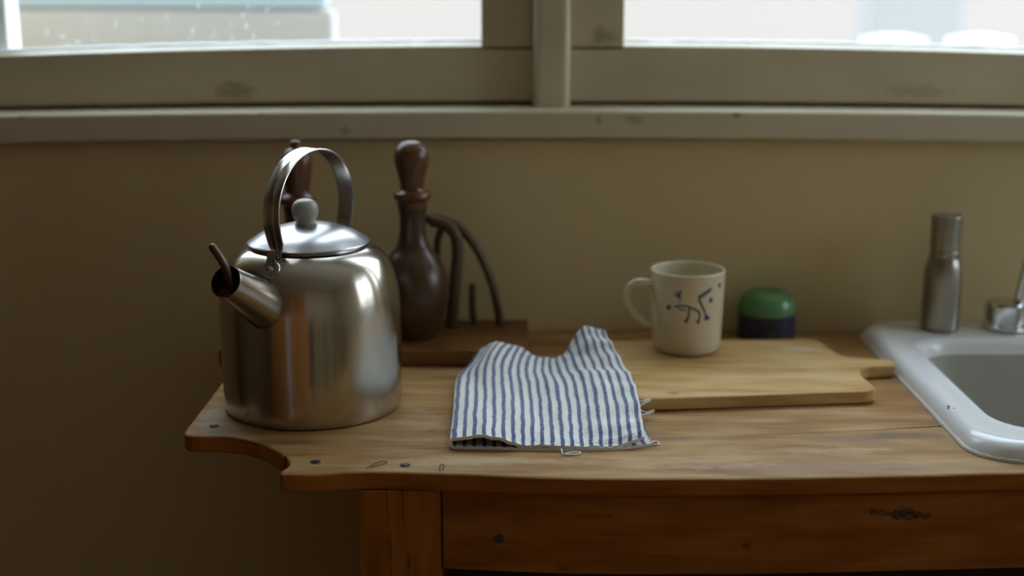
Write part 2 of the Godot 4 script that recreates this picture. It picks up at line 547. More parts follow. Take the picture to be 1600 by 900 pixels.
# ---------------------------------------------------------------- the room
func room() -> void:
	var zf := 1.7      # wall behind the camera
	var xl := -2.3
	var xr := 2.15
	var b := Builder.new()
	box(b, Vector3(xl, 0, WALL - 0.2), Vector3(xr, 0.995, WALL), 0.0)
	box(b, Vector3(xl, 0.995, WALL - 0.2), Vector3(-0.80, 2.4, WALL), 0.0)
	box(b, Vector3(1.72, 0.995, WALL - 0.2), Vector3(xr, 2.4, WALL), 0.0)
	box(b, Vector3(-0.80, 2.12, WALL - 0.2), Vector3(1.72, 2.4, WALL), 0.0)
	struct_mesh("wall_back", b, M.wall, "cream plaster wall below the window behind the worktop", "wall")
	b = Builder.new()
	box(b, Vector3(xl - 0.2, 0, WALL - 0.2), Vector3(xl, 2.4, zf + 0.2), 0.0)
	struct_mesh("wall_left", b, mat(lin(0.22, 0.14, 0.07), 0.8), "brown side wall of the kitchen, left of the worktop", "wall")
	b = Builder.new()
	box(b, Vector3(xr, 0, WALL - 0.2), Vector3(xr + 0.2, 1.0, zf + 0.2), 0.0)
	box(b, Vector3(xr, 2.05, WALL - 0.2), Vector3(xr + 0.2, 2.4, zf + 0.2), 0.0)
	box(b, Vector3(xr, 1.0, -0.55), Vector3(xr + 0.2, 2.05, zf + 0.2), 0.0)
	box(b, Vector3(xr, 1.0, WALL - 0.2), Vector3(xr + 0.2, 2.05, -1.60), 0.0)
	struct_mesh("wall_right", b, M.room, "cream side wall of the kitchen, right of the sink", "wall")
	b = Builder.new()
	box(b, Vector3(xl, 0, zf), Vector3(xr, 2.4, zf + 0.2), 0.0)
	struct_mesh("wall_front", b, M.room, "cream wall of the kitchen facing the window", "wall")
	b = Builder.new()
	box(b, Vector3(xl - 0.2, -0.2, WALL - 0.2), Vector3(xr + 0.2, 0, zf + 0.2), 0.0)
	struct_mesh("floor", b, M.floor, "brown wooden floor of the kitchen", "floor")
	b = Builder.new()
	box(b, Vector3(xl - 0.2, 2.4, WALL - 0.2), Vector3(xr + 0.2, 2.6, zf + 0.2), 0.0)
	struct_mesh("ceiling", b, M.ceiling, "cream ceiling of the kitchen", "ceiling")
	# unseen cupboards added behind the camera for the streaks mirrored in the kettle
	var cup := structure("trim_6", "unseen cupboards added behind the camera to be mirrored in the kettle", "cupboard")
	var cream := mat(lin(0.30, 0.23, 0.13), 0.5)
	for q in [[-1.95, -1.48, 0], [-1.47, -1.00, 0], [-0.985, -0.83, 2], [-0.82, -0.46, 0], [-0.45, -0.07, 0], [0.12, 0.62, 1], [0.66, 1.15, 1], [1.2, 1.7, 1]]:
		b = Builder.new()
		box(b, Vector3(q[0], 0.0, 0.55), Vector3(q[1], 0.85, 1.05), 0.004)
		if q[2] != 2:
			box(b, Vector3(q[0] + 0.07, 0.1, 0.535), Vector3(q[1] - 0.07, 0.75, 0.55), 0.008)
		put("added_front", b, [M.reflection_orange, cream, M.white][q[2]], cup)
	# unseen doors added in the far wall for the orange kettle streaks
	var w := structure("door_1", "unseen orange doors added to the far wall for the kettle reflections", "door")
	for x in [-1.45, -0.55]:
		b = Builder.new()
		box(b, Vector3(x - 0.42, 0.01, zf - 0.05), Vector3(x + 0.42, 2.1, zf - 0.005), 0.004)
		for y in [[0.2, 0.95], [1.1, 1.95]]:
			box(b, Vector3(x - 0.3, y[0], zf - 0.065), Vector3(x + 0.3, y[1], zf - 0.05), 0.008)
		put("added_door_leaf", b, M.reflection_orange, w)

# ---------------------------------------------------------------- windows
func sash(called: String, x0: float, x1: float, left_stile: float, right_stile: float, label: String) -> void:
	var s := structure(called, label, "window")
	var zf := -1.700                 # face of the sash
	var zb := -1.742
	var rail := 1.1045
	var b := Builder.new()
	# bottom rail: face, then a bevel up to the glass
	bar(b, x0, x1, [Vector2(zb, 1.0365), Vector2(zf - 0.002, 1.0365), Vector2(zf, 1.0385), Vector2(zf, rail - 0.0012), Vector2(zf - 0.0012, rail), Vector2(zf - 0.016, rail + 0.0035), Vector2(zf - 0.019, rail + 0.0035), Vector2(zf - 0.019, rail - 0.006), Vector2(zb, rail - 0.010)], 20)
	b.box_uv(Vector2(2.5, 1.25), Vector2(-0.85, -2.2))
	put("bottom_rail", b, M.paint, s)
	for e in [[x0, x0 + left_stile, 1.0], [x1 - right_stile, x1, -1.0]]:
		b = Builder.new()
		var lo := Vector3(e[0], rail - 0.004, zb)
		var hi := Vector3(e[1], 2.05, zf)
		var rows := []
		for k in 9:
			var y := lerpf(lo.y, hi.y, k / 8.0)
			var row := PackedVector3Array()
			for q in [[lo.x, zf - 0.0015], [lo.x + 0.0015, zf], [hi.x - 0.0015, zf], [hi.x, zf - 0.0015], [hi.x, zb], [lo.x, zb], [lo.x, zf - 0.0015]]:
				row.append(sag(Vector3(q[0], y, q[1])))
			rows.append(row)
		b.grid(rows, false)
		b.box_uv(Vector2(2.5, 1.25), Vector2(-0.85, -2.2))
		put("stile", b, M.paint, s)
	b = Builder.new()
	box(b, Vector3(x0, 2.03, zb), Vector3(x1, 2.10, zf), 0.002)
	put("top_rail", b, M.paint, s)
	b = Builder.new()
	var g0 := x0 + left_stile - 0.006
	var g1 := x1 - right_stile + 0.006
	b.quad(Vector3(g0, 1.085, zf - 0.0195), Vector3(g1, 1.085, zf - 0.0195), Vector3(g1, 2.04, zf - 0.0195), Vector3(g0, 2.04, zf - 0.0195))
	put("pane", b, M.glass, s)
	# putty bead along the foot of the glass, thick and uneven
	b = Builder.new()
	var path := []
	var nz := noise(int(absf(x0) * 100) + 3, 6.0, 3)
	for k in 60:
		var x := lerpf(g0 + 0.004, g1 - 0.004, k / 59.0)
		path.append(sag(Vector3(x, rail + 0.0030 + nz.get_noise_1d(x * 4.0) * 0.0012, zf - 0.0245)))
	tube(b, path, 0.0045, 8)
	put("putty", b, M.white, s)
	if called == "window_1":         # dried splashes on the grimy pane
		b = Builder.new()
		var rng := RandomNumberGenerator.new()
		rng.seed = 17
		for k in 30:
			var c := sag(Vector3(rng.randf_range(-0.62, -0.24), 1.115 + 0.045 * pow(rng.randf(), 1.3), zf - 0.0190))
			var rr := rng.randf_range(0.0008, 0.0026)
			for e in 10:
				var a0 := TAU * e / 10
				var a1 := TAU * (e + 1) / 10
				b.tri(c, c + Vector3(cos(a0), sin(a0) * 1.3, 0) * rr, c + Vector3(cos(a1), sin(a1) * 1.3, 0) * rr)
		var spot := mat(Color(1, 1, 1, 0.3), 0.8)
		spot.backlight_enabled = true
		spot.backlight = Color.WHITE
		spot.transparency = BaseMaterial3D.TRANSPARENCY_ALPHA
		put("dried_splashes", b, spot, s).set_meta("kind", "stuff")

func windows() -> void:
	sash("window_1", -0.80, 0.0285, 0.07, 0.066, "left painted window sash with a grimy pane above the kettle")
	sash("window_2", 0.071, 0.86, 0.0655, 0.07, "right painted window sash with a clear pane above the mug and sink")
	sash("window_3", 0.902, 1.70, 0.07, 0.07, "third painted window sash from the left, beyond the sink")
	# sill board and the frame behind it
	var b := Builder.new()
	var r := []
	for k in 6:
		var a := PI / 2 * k / 5.0
		r.append(Vector2(WALL + 0.010 + sin(PI / 2 - a) * 0.006 + 0.0, 1.0265 + sin(a) * 0.006))
	bar(b, -0.84, 1.75, [Vector2(WALL - 0.10, 1.0325), Vector2(WALL - 0.10, 0.9985), Vector2(WALL + 0.014, 0.9985), Vector2(WALL + 0.016, 1.0)] + r, 48)
	b.box_uv(Vector2(2.5, 1.25), Vector2(-0.85, -2.2))
	struct_mesh("trim_1", b, M.paint, "painted sill board running along the foot of the window", "trim")
	# mullions with rounded edges
	var k := 2
	for e in [[0.0262, 0.0702], [0.858, 0.902]]:
		b = Builder.new()
		var rows := []
		for j in 9:
			var y := lerpf(1.030, 2.12, j / 8.0)
			var row := PackedVector3Array()
			var rr := 0.009
			var pts := [Vector2(e[0], -1.76)]
			for q in 6:
				var a := PI / 2 * q / 5.0
				pts.append(Vector2(e[0] + rr - cos(a) * rr, -1.672 - rr + sin(a) * rr))
			for q in 6:
				var a := PI / 2 * q / 5.0
				pts.append(Vector2(e[1] - rr + sin(a) * rr, -1.672 - rr + cos(a) * rr))
			pts.append(Vector2(e[1], -1.76))
			pts.append(Vector2(e[0], -1.76))
			for q in pts:
				row.append(Vector3(q.x, y, q.y))
			rows.append(row)
		b.grid(rows, false)
		b.box_uv(Vector2(2.5, 1.25), Vector2(-0.85, -2.2))
		struct_mesh("trim_%d" % k, b, M.paint, ["painted upright post between the two windows, round edged", "painted upright post right of the second window"][k - 2], "trim")
		k += 1
	# outer frame: white jambs and sloping outer sill
	b = Builder.new()
	bar(b, -0.84, 1.75, [Vector2(-1.742, 1.092), Vector2(-1.742, 1.02), Vector2(-1.95, 1.02), Vector2(-1.95, 1.060), Vector2(-1.94, 1.068)], 40)
	struct_mesh("trim_7", b, M.white, "white sloping outer sill seen through the foot of the panes", "trim")
	b = Builder.new()
	box(b, Vector3(-0.72, 1.075, -1.80), Vector3(-0.632, 2.12, -1.752), 0.003)
	struct_mesh("trim_5", b, M.white, "white upright outer frame at the left end of the window", "trim")


	# unseen window added in the side wall to brighten wall and kettle shoulder
	var s := structure("window_4", "unseen window added right of the sink to brighten the back wall", "window")
	b = Builder.new()
	for z in [-1.60, -1.105, -0.61]:
		box(b, Vector3(2.18, 1.0, z), Vector3(2.23, 2.05, z + 0.06), 0.003)
	for y in [1.0, 1.99]:
		box(b, Vector3(2.18, y, -1.60), Vector3(2.23, y + 0.06, -0.55), 0.003)
	put("frame", b, M.paint, s)
	b = Builder.new()
	b.quad(Vector3(2.205, 1.0, -0.55), Vector3(2.205, 1.0, -1.60), Vector3(2.205, 2.05, -1.60), Vector3(2.205, 2.05, -0.55))
	put("pane", b, M.glass, s)

# ---------------------------------------------------------------- outside
func outside() -> void:
	var b := Builder.new()
	box(b, Vector3(-30, 0.1, -60), Vector3(30, 0.3, -1.86), 0.0)
	var o := struct_mesh("ground", b, mat(lin(0.46, 0.45, 0.43), 0.9), "pale blurred yard outside the window", "ground")
	b = Builder.new()
	box(b, Vector3(-1.6, 0.3, -2.17), Vector3(-0.27, 1.136, -2.12), 0.01)
	o = put("garden_wall", b, mat(lin(0.58, 0.575, 0.56), 0.9))
	tag(o, "blurred low grey wall outside the left window pane", "wall")
	b = Builder.new()
	box(b, Vector3(-1.6, 1.137, -2.17), Vector3(-0.28, 1.20, -2.12), 0.01)
	o = put("wall_coping", b, mat(lin(0.56, 0.69, 0.77), 0.8))
	tag(o, "blue grey coping board on top of the blurred garden wall", "coping")
	b = Builder.new()
	box(b, Vector3(-5.0, 0.3, -7.2), Vector3(5.0, 2.2, -7.0), 0.01)
	o = put("far_wall", b, mat(lin(0.36, 0.31, 0.27), 0.9))
	tag(o, "pale pinkish rendered wall far behind both windows", "wall")
	b = Builder.new()
	box(b, Vector3(1.28, 0.3, -5.2), Vector3(1.62, 1.35, -5.0), 0.02)
	o = put("bin", b, mat(lin(0.30, 0.295, 0.28), 0.8))
	tag(o, "blurred pale grey upright shape beyond the right pane, behind the white posts", "bin")
	for k in 2:
		b = Builder.new()
		lathe(b, curve2([Vector2(0.001, 0.0), Vector2(0.070, 0.0), Vector2(0.070, 0.70), Vector2(0.066, 0.74), Vector2(0.05, 0.765), Vector2(0.0005, 0.772)], 5), 24)
		o = put("bollard", b, M.white, self, 50.0, Vector3([0.82, 1.005][k], 0.283, -3.0))
		tag(o, ["left of two blurred white round-topped posts beyond the right pane", "right of two blurred white round-topped posts beyond the right pane"][k], "post", "white posts outside the window")

# ---------------------------------------------------------------- worktop
func edge_z(x: float) -> float:      # the worn, bowed front edge
	var pts := [Vector2(-0.21, -1.1545), Vector2(-0.187, -1.1496), Vector2(-0.168, -1.1518), Vector2(-0.1373, -1.1592), Vector2(-0.0626, -1.1533), Vector2(0.0508, -1.1424), Vector2(0.169, -1.1408), Vector2(0.2654, -1.1439), Vector2(0.4558, -1.1549), Vector2(0.65, -1.166), Vector2(1.3, -1.18)]
	for i in pts.size() - 1:
		if x <= pts[i + 1].x:
			var t: float = clampf((x - pts[i].x) / (pts[i + 1].x - pts[i].x), 0, 1)
			return cubic_interpolate(pts[i].y, pts[i + 1].y, pts[maxi(i - 1, 0)].y, pts[mini(i + 2, pts.size() - 1)].y, t)
	return pts[-1].y

func seam_z(x: float) -> float:      # joint between the front and the back plank
	return -1.1985 - 0.085 * clampf((x + 0.21) / 0.632, 0, 1.02) - 0.003 * sin((x + 0.21) * 9.0)

func plank(b: Builder, sk: Builder, t: Node3D) -> void:      # a scrubbed face, edges in the darker red-brown of the apron
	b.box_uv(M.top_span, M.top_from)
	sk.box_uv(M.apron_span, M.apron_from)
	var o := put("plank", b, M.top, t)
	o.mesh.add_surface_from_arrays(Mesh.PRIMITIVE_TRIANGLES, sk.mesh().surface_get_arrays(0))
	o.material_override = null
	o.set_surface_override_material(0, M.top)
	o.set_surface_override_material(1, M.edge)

func seam_ease(q: Vector2) -> float:      # the joint stays sharp, the outer edges are worn round
	return 0.06 if q.x > -0.2095 and absf(q.y - seam_z(q.x)) < 0.003 and q.x < 0.4452 else 1.0

func worktop() -> void:
	var t := thing("worktable", "worn pine work table with a shaped left end under the window, holding kettle and sink", "table", Vector3.ZERO)
	var thick := 0.0175
	# back plank
	var o := []
	for q in [[-0.3065, -1.650], [-0.3145, -1.42], [-0.3178, -1.275], [-0.3172, -1.264], [-0.3135, -1.2570], [-0.307, -1.2545]]:
		o.append(Vector2(q[0], q[1]))
	o += curve2([Vector2(-0.295, -1.2538), Vector2(-0.270, -1.2525), Vector2(-0.2429, -1.2378), Vector2(-0.2225, -1.2160), Vector2(-0.2103, -1.1976)], 5)
	for i in 25:
		var x := lerpf(-0.209, 0.445, i / 24.0)
		var gap := 0.00006 + 0.0022 * smoothstep(0.33, 0.42, x) + 0.0002 * smoothstep(0.10, 0.2, x) + 0.0007 * (1.0 - smoothstep(-0.205, -0.17, x))
		o.append(Vector2(x, seam_z(x) - gap))
	o.append(Vector2(0.445, -1.650))
	var b := Builder.new()
	var sk := Builder.new()
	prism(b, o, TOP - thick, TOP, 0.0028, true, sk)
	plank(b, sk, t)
	# front plank
	o = []
	for i in 25:
		var x := lerpf(-0.2085, 0.4445, i / 24.0)
		o.append(Vector2(x, seam_z(x)))
	o += [Vector2(0.445, -1.215), Vector2(1.02, -1.215), Vector2(1.02, -1.65), Vector2(1.25, -1.65)]
	for i in 61:
		var x := lerpf(1.25, -0.198, i / 60.0)
		o.append(Vector2(x, edge_z(x) + 0.0004 * sin(x * 140.0) * sin(x * 37.0)))
	o += curve2([Vector2(-0.2035, -1.1520), Vector2(-0.2068, -1.1560), Vector2(-0.2063, -1.1625), Vector2(-0.2030, -1.1700), Vector2(-0.2022, -1.1780), Vector2(-0.2045, -1.1880)], 3)
	b = Builder.new()
	sk = Builder.new()
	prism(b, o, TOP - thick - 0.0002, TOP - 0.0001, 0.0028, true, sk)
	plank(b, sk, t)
	# apron
	o = []
	for i in 41:
		var x := lerpf(-0.062, 1.22, i / 40.0)
		o.append(Vector2(x, edge_z(x) - 0.0045))
	for i in 41:
		var x := lerpf(1.22, -0.062, i / 40.0)
		o.append(Vector2(x, edge_z(x) - 0.03))
	b = Builder.new()
	prism(b, o, 0.6665, TOP - thick - 0.0006, 0.0012)
	b.box_uv(M.apron_span, M.apron_from)
	put("apron", b, M.apron, t)
	b = Builder.new()
	disc(b, 0.0042, 0.0012)
	var pl := put("screw", b, M.screw, t, 50.0, Vector3(-0.0113, 0.6985, edge_z(-0.011) - 0.0045))
	pl.rotation.x = PI / 2
	# legs
	for at in [[-0.139, -1.235, -1.1585], [-0.139, -1.645, -1.57], [1.14, -1.25, -1.19], [1.14, -1.645, -1.57]]:
		b = Builder.new()
		box(b, Vector3(at[0], 0.0, at[1]), Vector3(at[0] + 0.0755, TOP - thick - 0.0006, at[2]), 0.0012)
		b.box_uv(Vector2(0.8, 0.2), Vector2(0, -0.2), true)
		put("leg", b, M.leg, t)
	b = Builder.new()
	box(b, Vector3(-0.125, 0.66, -1.57), Vector3(-0.10, TOP - thick - 0.0006, -1.235), 0.0012)
	b.box_uv(M.apron_span, M.apron_from)
	put("side_rail", b, M.apron, t)
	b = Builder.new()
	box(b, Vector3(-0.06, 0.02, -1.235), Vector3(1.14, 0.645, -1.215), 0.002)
	put("shade_panel", b, mat(lin(0.022, 0.017, 0.011), 0.7), t)  # near-black sheet standing in for the shade under the table
	# slotted screws sunk in the top
	for q in [[-0.2918, -1.2824, 0.4], [-0.1787, -1.1825, -0.2], [-0.0966, -1.1742, 0.5]]:
		b = Builder.new()
		disc(b, 0.0047, 0.0006)
		var s := put("screw", b, M.hole, t, 50.0, Vector3(q[0], TOP, q[1]))
		b = Builder.new()
		disc(b, 0.0036, 0.0009)
		var h := put("head", b, M.screw, s)
		h.rotation.y = q[2]
		b = Builder.new()
		box(b, Vector3(-0.0034, 0.0009, -0.0005), Vector3(0.0034, 0.00105, 0.0005), 0.0)
		put("slot", b, M.hole, s).rotation.y = q[2]
	# loops of dark thread on the front edge
	var loops := [[[-0.131, TOP + 0.0008, -1.1640], [-0.120, TOP + 0.0012, -1.1800], [-0.1135, TOP + 0.0008, -1.1815], [-0.1165, TOP + 0.0010, -1.1745], [-0.127, TOP + 0.0008, -1.1675]],
		[[-0.0640, TOP + 0.0008, -1.1560], [-0.0648, TOP + 0.0010, -1.1700], [-0.0625, TOP + 0.0010, -1.1745], [-0.0612, TOP + 0.0012, -1.1690], [-0.0618, TOP + 0.0008, -1.1600]]]
	for k in 2:
		b = Builder.new()
		var pts := []
		for q in loops[k]:
			pts.append(Vector3(q[0], q[1], q[2]))
		tube(b, curve3(pts, 5), 0.00035, 6)
		tag(put("thread", b, M.dark_thread), ["thin dark loop of thread on the worktop edge above the left side of the leg", "thin dark loop of thread on the worktop edge above the right side of the leg"][k], "thread", "dark threads on the worktop edge")

func disc(b: Builder, r: float, h: float) -> void:
	lathe(b, [Vector2(r, 0), Vector2(r, h * 0.6), Vector2(r * 0.93, h), Vector2(0.00001, h)], 20)

# ---------------------------------------------------------------- sink
func round_rect(x0: float, x1: float, z0: float, z1: float, r: float, n := 8) -> Array:
	var out := []
	for c in [[x1 - r, z1 - r, 0.0], [x1 - r, z0 + r, 1.0], [x0 + r, z0 + r, 2.0], [x0 + r, z1 - r, 3.0]]:
		for k in n + 1:
			var a: float = PI / 2 - (c[2] + float(k) / n) * PI / 2
			out.append(Vector2(c[0] + cos(a) * r, c[1] + sin(a) * r))
	# extra points along the sides
	var full := []
	for i in out.size():
		full.append(out[i])
		var nx: Vector2 = out[(i + 1) % out.size()]
		if i % (n + 1) == n:
			for k in range(1, 12):
				full.append(out[i].lerp(nx, k / 12.0))
	full.append(full[0])
	return full

func sink() -> void:
	var s := thing("sink", "white enamel sink let into the right end of the worktop", "sink", Vector3.ZERO)
	var outer := round_rect(0.4235, 1.0, -1.6515, -1.1795, 0.045)
	var inner := round_rect(0.4665, 0.955, -1.552, -1.2345, 0.055)
	var floor_ := round_rect(0.50, 0.92, -1.51, -1.27, 0.06)
	var prof := [[0.0, 0.0005], [0.012, 0.0045], [0.04, 0.0090], [0.085, 0.0128], [0.15, 0.0154], [0.22, 0.0165], [0.32, 0.0166], [0.50, 0.0158], [0.66, 0.0146], [0.74, 0.0138], [0.79, 0.0136], [0.85, 0.0143], [0.91, 0.0135], [0.955, 0.0105], [0.985, 0.005], [1.0, -0.004]]
	var rows := []
	for q in prof:
		var row := PackedVector3Array()
		for i in outer.size():
			var v: Vector2 = outer[i].lerp(inner[i], q[0])
			row.append(Vector3(v.x, TOP + q[1], v.y))
		rows.append(row)
	var b := Builder.new()
	b.grid(rows, true)
	put("rim", b, M.enamel, s, 60.0)
	rows = [rows[-1]]
	for q in [[0.1, -0.03], [0.3, -0.10], [0.45, -0.135], [0.7, -0.15], [1.0, -0.156]]:
		var row := PackedVector3Array()
		for i in outer.size():
			var v: Vector2 = inner[i].lerp(floor_[i], q[0])
			row.append(Vector3(v.x, TOP + q[1], v.y))
		rows.append(row)
	var last := PackedVector3Array()
	for i in outer.size():
		last.append(Vector3(0.71, TOP - 0.160, -1.39))
	rows.append(last)
	b = Builder.new()
	b.grid(rows, true)
	put("bowl", b, M.bowl, s, 60.0)
	b = Builder.new()
	var nz := noise(91, 1.0, 3)
	var path := []
	for i in outer.size() - 1:
		for k in 3:
			var v: Vector2 = outer[i].lerp(outer[i + 1], k / 3.0)
			path.append(Vector3(v.x, TOP + 0.0008 + 0.0006 * nz.get_noise_2d(v.x * 300, v.y * 300), v.y))
	var rad := []
	for i in path.size():
		rad.append(0.0024 + 0.0010 * nz.get_noise_1d(i * 0.7))
	tube(b, path, rad, 7)
	put("sealant", b, M.bead, s)
	for q in [[0.4310, -1.2960, 0.0016], [0.4292, -1.2915, 0.0011], [0.4335, -1.2870, 0.0008]]:      # rusty chips
		b = Builder.new()
		disc(b, q[2], 0.0004)
		put("chip", b, M.rust, s, 50.0, Vector3(q[0], TOP + 0.0155 + (q[0] - 0.4292) * 0.35, q[1]))
	b = Builder.new()
	lathe(b, [Vector2(0.03, 0), Vector2(0.03, 0.002), Vector2(0.02, 0.003), Vector2(0.0001, 0.001)], 24)
	put("drain", b, M.chrome, s, 50.0, Vector3(0.71, TOP - 0.159, -1.39))

# ---------------------------------------------------------------- kettle
func kettle() -> void:
	var k := thing("kettle", "brushed steel kettle with arched strap handle and stubby spout on the left of the worktop", "kettle", Vector3(-0.204, TOP, -1.3545))
	var b := Builder.new()
	var prof := [Vector2(0.0001, 0.0025), Vector2(0.083, 0.0025), Vector2(0.0866, 0.0012), Vector2(0.0885, 0.0014), Vector2(0.0897, 0.0032), Vector2(0.0903, 0.008)]
	prof += curve2([Vector2(0.0905, 0.02), Vector2(0.0911, 0.05), Vector2(0.0912, 0.09), Vector2(0.0909, 0.108), Vector2(0.0893, 0.122), Vector2(0.0852, 0.139), Vector2(0.0785, 0.153), Vector2(0.0705, 0.1615), Vector2(0.0620, 0.1665), Vector2(0.0560, 0.1672)], 6)
	lathe(b, prof, 96)
	put("body", b, M.steel, k, 40.0)
	# lid
	var lid_prof := [Vector2(0.0560, 0.1670), Vector2(0.0562, 0.1700), Vector2(0.0606, 0.1700), Vector2(0.0611, 0.1704), Vector2(0.0609, 0.1710)]
	lid_prof += curve2([Vector2(0.0590, 0.1722), Vector2(0.0480, 0.1790), Vector2(0.0350, 0.1843), Vector2(0.0180, 0.1884), Vector2(0.0001, 0.1898)], 5)
	b = Builder.new()
	lathe(b, lid_prof, 80)
	var lid := put("lid", b, M.steel_lid, k, 40.0)
	b = Builder.new()
	lathe(b, curve2([Vector2(0.0001, 0.186), Vector2(0.0096, 0.1872), Vector2(0.0092, 0.1895), Vector2(0.0098, 0.1915), Vector2(0.0116, 0.1945), Vector2(0.0130, 0.1985), Vector2(0.0134, 0.2030), Vector2(0.0122, 0.2080), Vector2(0.0086, 0.2118), Vector2(0.0044, 0.2133), Vector2(0.0001, 0.2137)], 5), 40)
	put("knob", b, M.knob, lid, 60.0, Vector3(-0.0025, 0, 0))
	# strap handle: a loop in the plane of the spout
	var az := deg_to_rad(26.0)
	var u := Vector3(-sin(az), 0, cos(az))
	var w := Vector3(cos(az), 0, sin(az))
	var shift := Vector3(0.003, 0, 0)
	var half := [Vector2(0.0655, 0.1660), Vector2(0.0625, 0.1672), Vector2(0.0600, 0.1720), Vector2(0.0612, 0.1800), Vector2(0.0642, 0.1900), Vector2(0.0660, 0.2020), Vector2(0.0645, 0.2170), Vector2(0.0590, 0.2310), Vector2(0.0490, 0.2440), Vector2(0.0350, 0.2545), Vector2(0.0180, 0.2608)]
	var loop := half.duplicate()
	loop.append(Vector2(0.0, 0.2630))
	for i in range(half.size() - 1, -1, -1):
		loop.append(Vector2(-half[i].x, half[i].y))
	var path := curve2(loop, 5)
	var section := [[-9.3, -0.6], [-9.4, 0.3], [-8.9, 1.0], [-8.0, 0.9], [-6.5, 0.1], [-3.2, -0.1], [-1.6, 0.55], [0.0, 0.75], [1.6, 0.55], [3.2, -0.1], [6.5, 0.1], [8.0, 0.9], [8.9, 1.0], [9.4, 0.3], [9.3, -0.6], [6.5, -1.0], [0.0, -0.5], [-6.5, -1.0], [-9.3, -0.6]]
	var rows := []
	for i in path.size():
		var t2: Vector2 = (path[mini(i + 1, path.size() - 1)] - path[maxi(i - 1, 0)]).normalized()
		var n2 := Vector2(t2.y, -t2.x)
		if n2.dot(path[i] - Vector2(0, 0.2)) < 0 and i > 8 and i < path.size() - 8:
			n2 = -n2
		var e := minf(i, path.size() - 1 - i)
		var wide := lerpf(0.36, 1.0, smoothstep(3.0, 17.0, e))
		var aside := lerpf(5.0, 0.0, smoothstep(2.0, 12.0, e)) * (1.0 if i < path.size() / 2 else -1.0)
		var row := PackedVector3Array()
		for q in section:
			var s2: Vector2 = path[i] + n2 * q[1] * 0.001
			row.append(u * s2.x + Vector3(0, s2.y, 0) + w * (q[0] * wide + aside) * 0.001 + shift)
		rows.append(row)
	b = Builder.new()
	b.grid(rows, false)
	put("handle", b, M.steel_band, k, 45.0)
	# brackets that hold the handle, a riveted plate each
	for side in [1.0, -1.0]:
		var bz := deg_to_rad(19.5)
		var out: Vector3 = Vector3(-sin(bz), 0, cos(bz)) * side
		var nrm := (out * 0.88 + Vector3(0, 0.475, 0)).normalized()
		var rightv := Vector3.UP.cross(out).normalized()
		var upv := nrm.cross(rightv).normalized()
		var at: Vector3 = out * 0.0768 + Vector3(0, 0.1568, 0)
		b = Builder.new()
		lathe(b, [Vector2(0.0098, -0.002), Vector2(0.0098, 0.0012), Vector2(0.0092, 0.0020), Vector2(0.0001, 0.0021)], 32)
		var flat := Builder.new()
		flat.p = b.p
		flat.uv = b.uv
		var basis_ := Basis(rightv, nrm, rightv.cross(nrm))
		var strip := []
		for q in [[0.0, 0.0022], [0.006, 0.0028], [0.011, 0.0050], [0.0150, 0.0070], [0.0178, 0.0068], [0.0185, 0.0048]]:
			strip.append(Vector3(0, q[1], -q[0]))
		strip = curve3(strip, 4)
		var srows := []
		for i in strip.size():
			var wd := lerpf(0.0058, 0.0042, smoothstep(0.0, 0.5, float(i) / strip.size()))
			var row := PackedVector3Array()
			for q in [[-wd, 0.0], [-wd, 0.0008], [wd, 0.0008], [wd, 0.0], [-wd, 0.0]]:
				row.append(strip[i] + Vector3(q[0], q[1], 0))
			srows.append(row)
		flat.grid(srows, true)
		var br := put("bracket", flat, M.steel_band, k, 40.0, at)
		br.basis = basis_
		b = Builder.new()
		lathe(b, curve2([Vector2(0.0034, 0.0), Vector2(0.0034, 0.0026), Vector2(0.0028, 0.0040), Vector2(0.0015, 0.0047), Vector2(0.0001, 0.0049)], 3), 20)
		put("rivet", b, M.steel_band, br, 60.0)
	# spout: short wide tube with an open, rolled mouth
	var root := Vector3(-0.0356, 0.1236, 0.0840) * 0.86
	var mouth := Vector3(-0.0565, 0.1597, 0.1340)
	root.y = 0.1215
	var ax := (mouth - root).normalized()
	var sx := ax.cross(Vector3.UP).normalized()
	var sy := sx.cross(ax)
	var L := (mouth - root).length()
	b = Builder.new()
	var sp := [[0.0, 0.0235], [0.012, 0.0222], [L * 0.45, 0.0190], [L * 0.8, 0.0166], [L - 0.001, 0.0157], [L, 0.0154], [L, 0.0149], [L - 0.002, 0.0146], [L * 0.8, 0.0154], [L * 0.45, 0.0176], [0.01, 0.021]]
	var sprows := []
	for q in sp:
		var row := PackedVector3Array()
		for i in 49:
			var a := TAU * (i % 48) / 48
			row.append(root + ax * q[0] + (sx * cos(a) + sy * sin(a)) * q[1])
		sprows.append(row)
	b.grid(sprows, true)
	put("spout", b, M.steel_spout, k, 50.0)
	# the stick that pokes out of the spout
	b = Builder.new()
	var c := mouth + k.position
	var sp3 := curve3([c + Vector3(0.004, -0.016, -0.016), c + Vector3(0.0035, -0.004, -0.004), c + Vector3(0.0015, 0.010, 0.001), c + Vector3(-0.003, 0.022, 0.003), c + Vector3(-0.0095, 0.0325, 0.004)], 5)
	tube(b, sp3, 0.0036, 16)
	tag(put("stirring_stick", b, M.dark_wood, self, 60.0), "curved dark brown stick poking up out of the kettle spout", "stick")

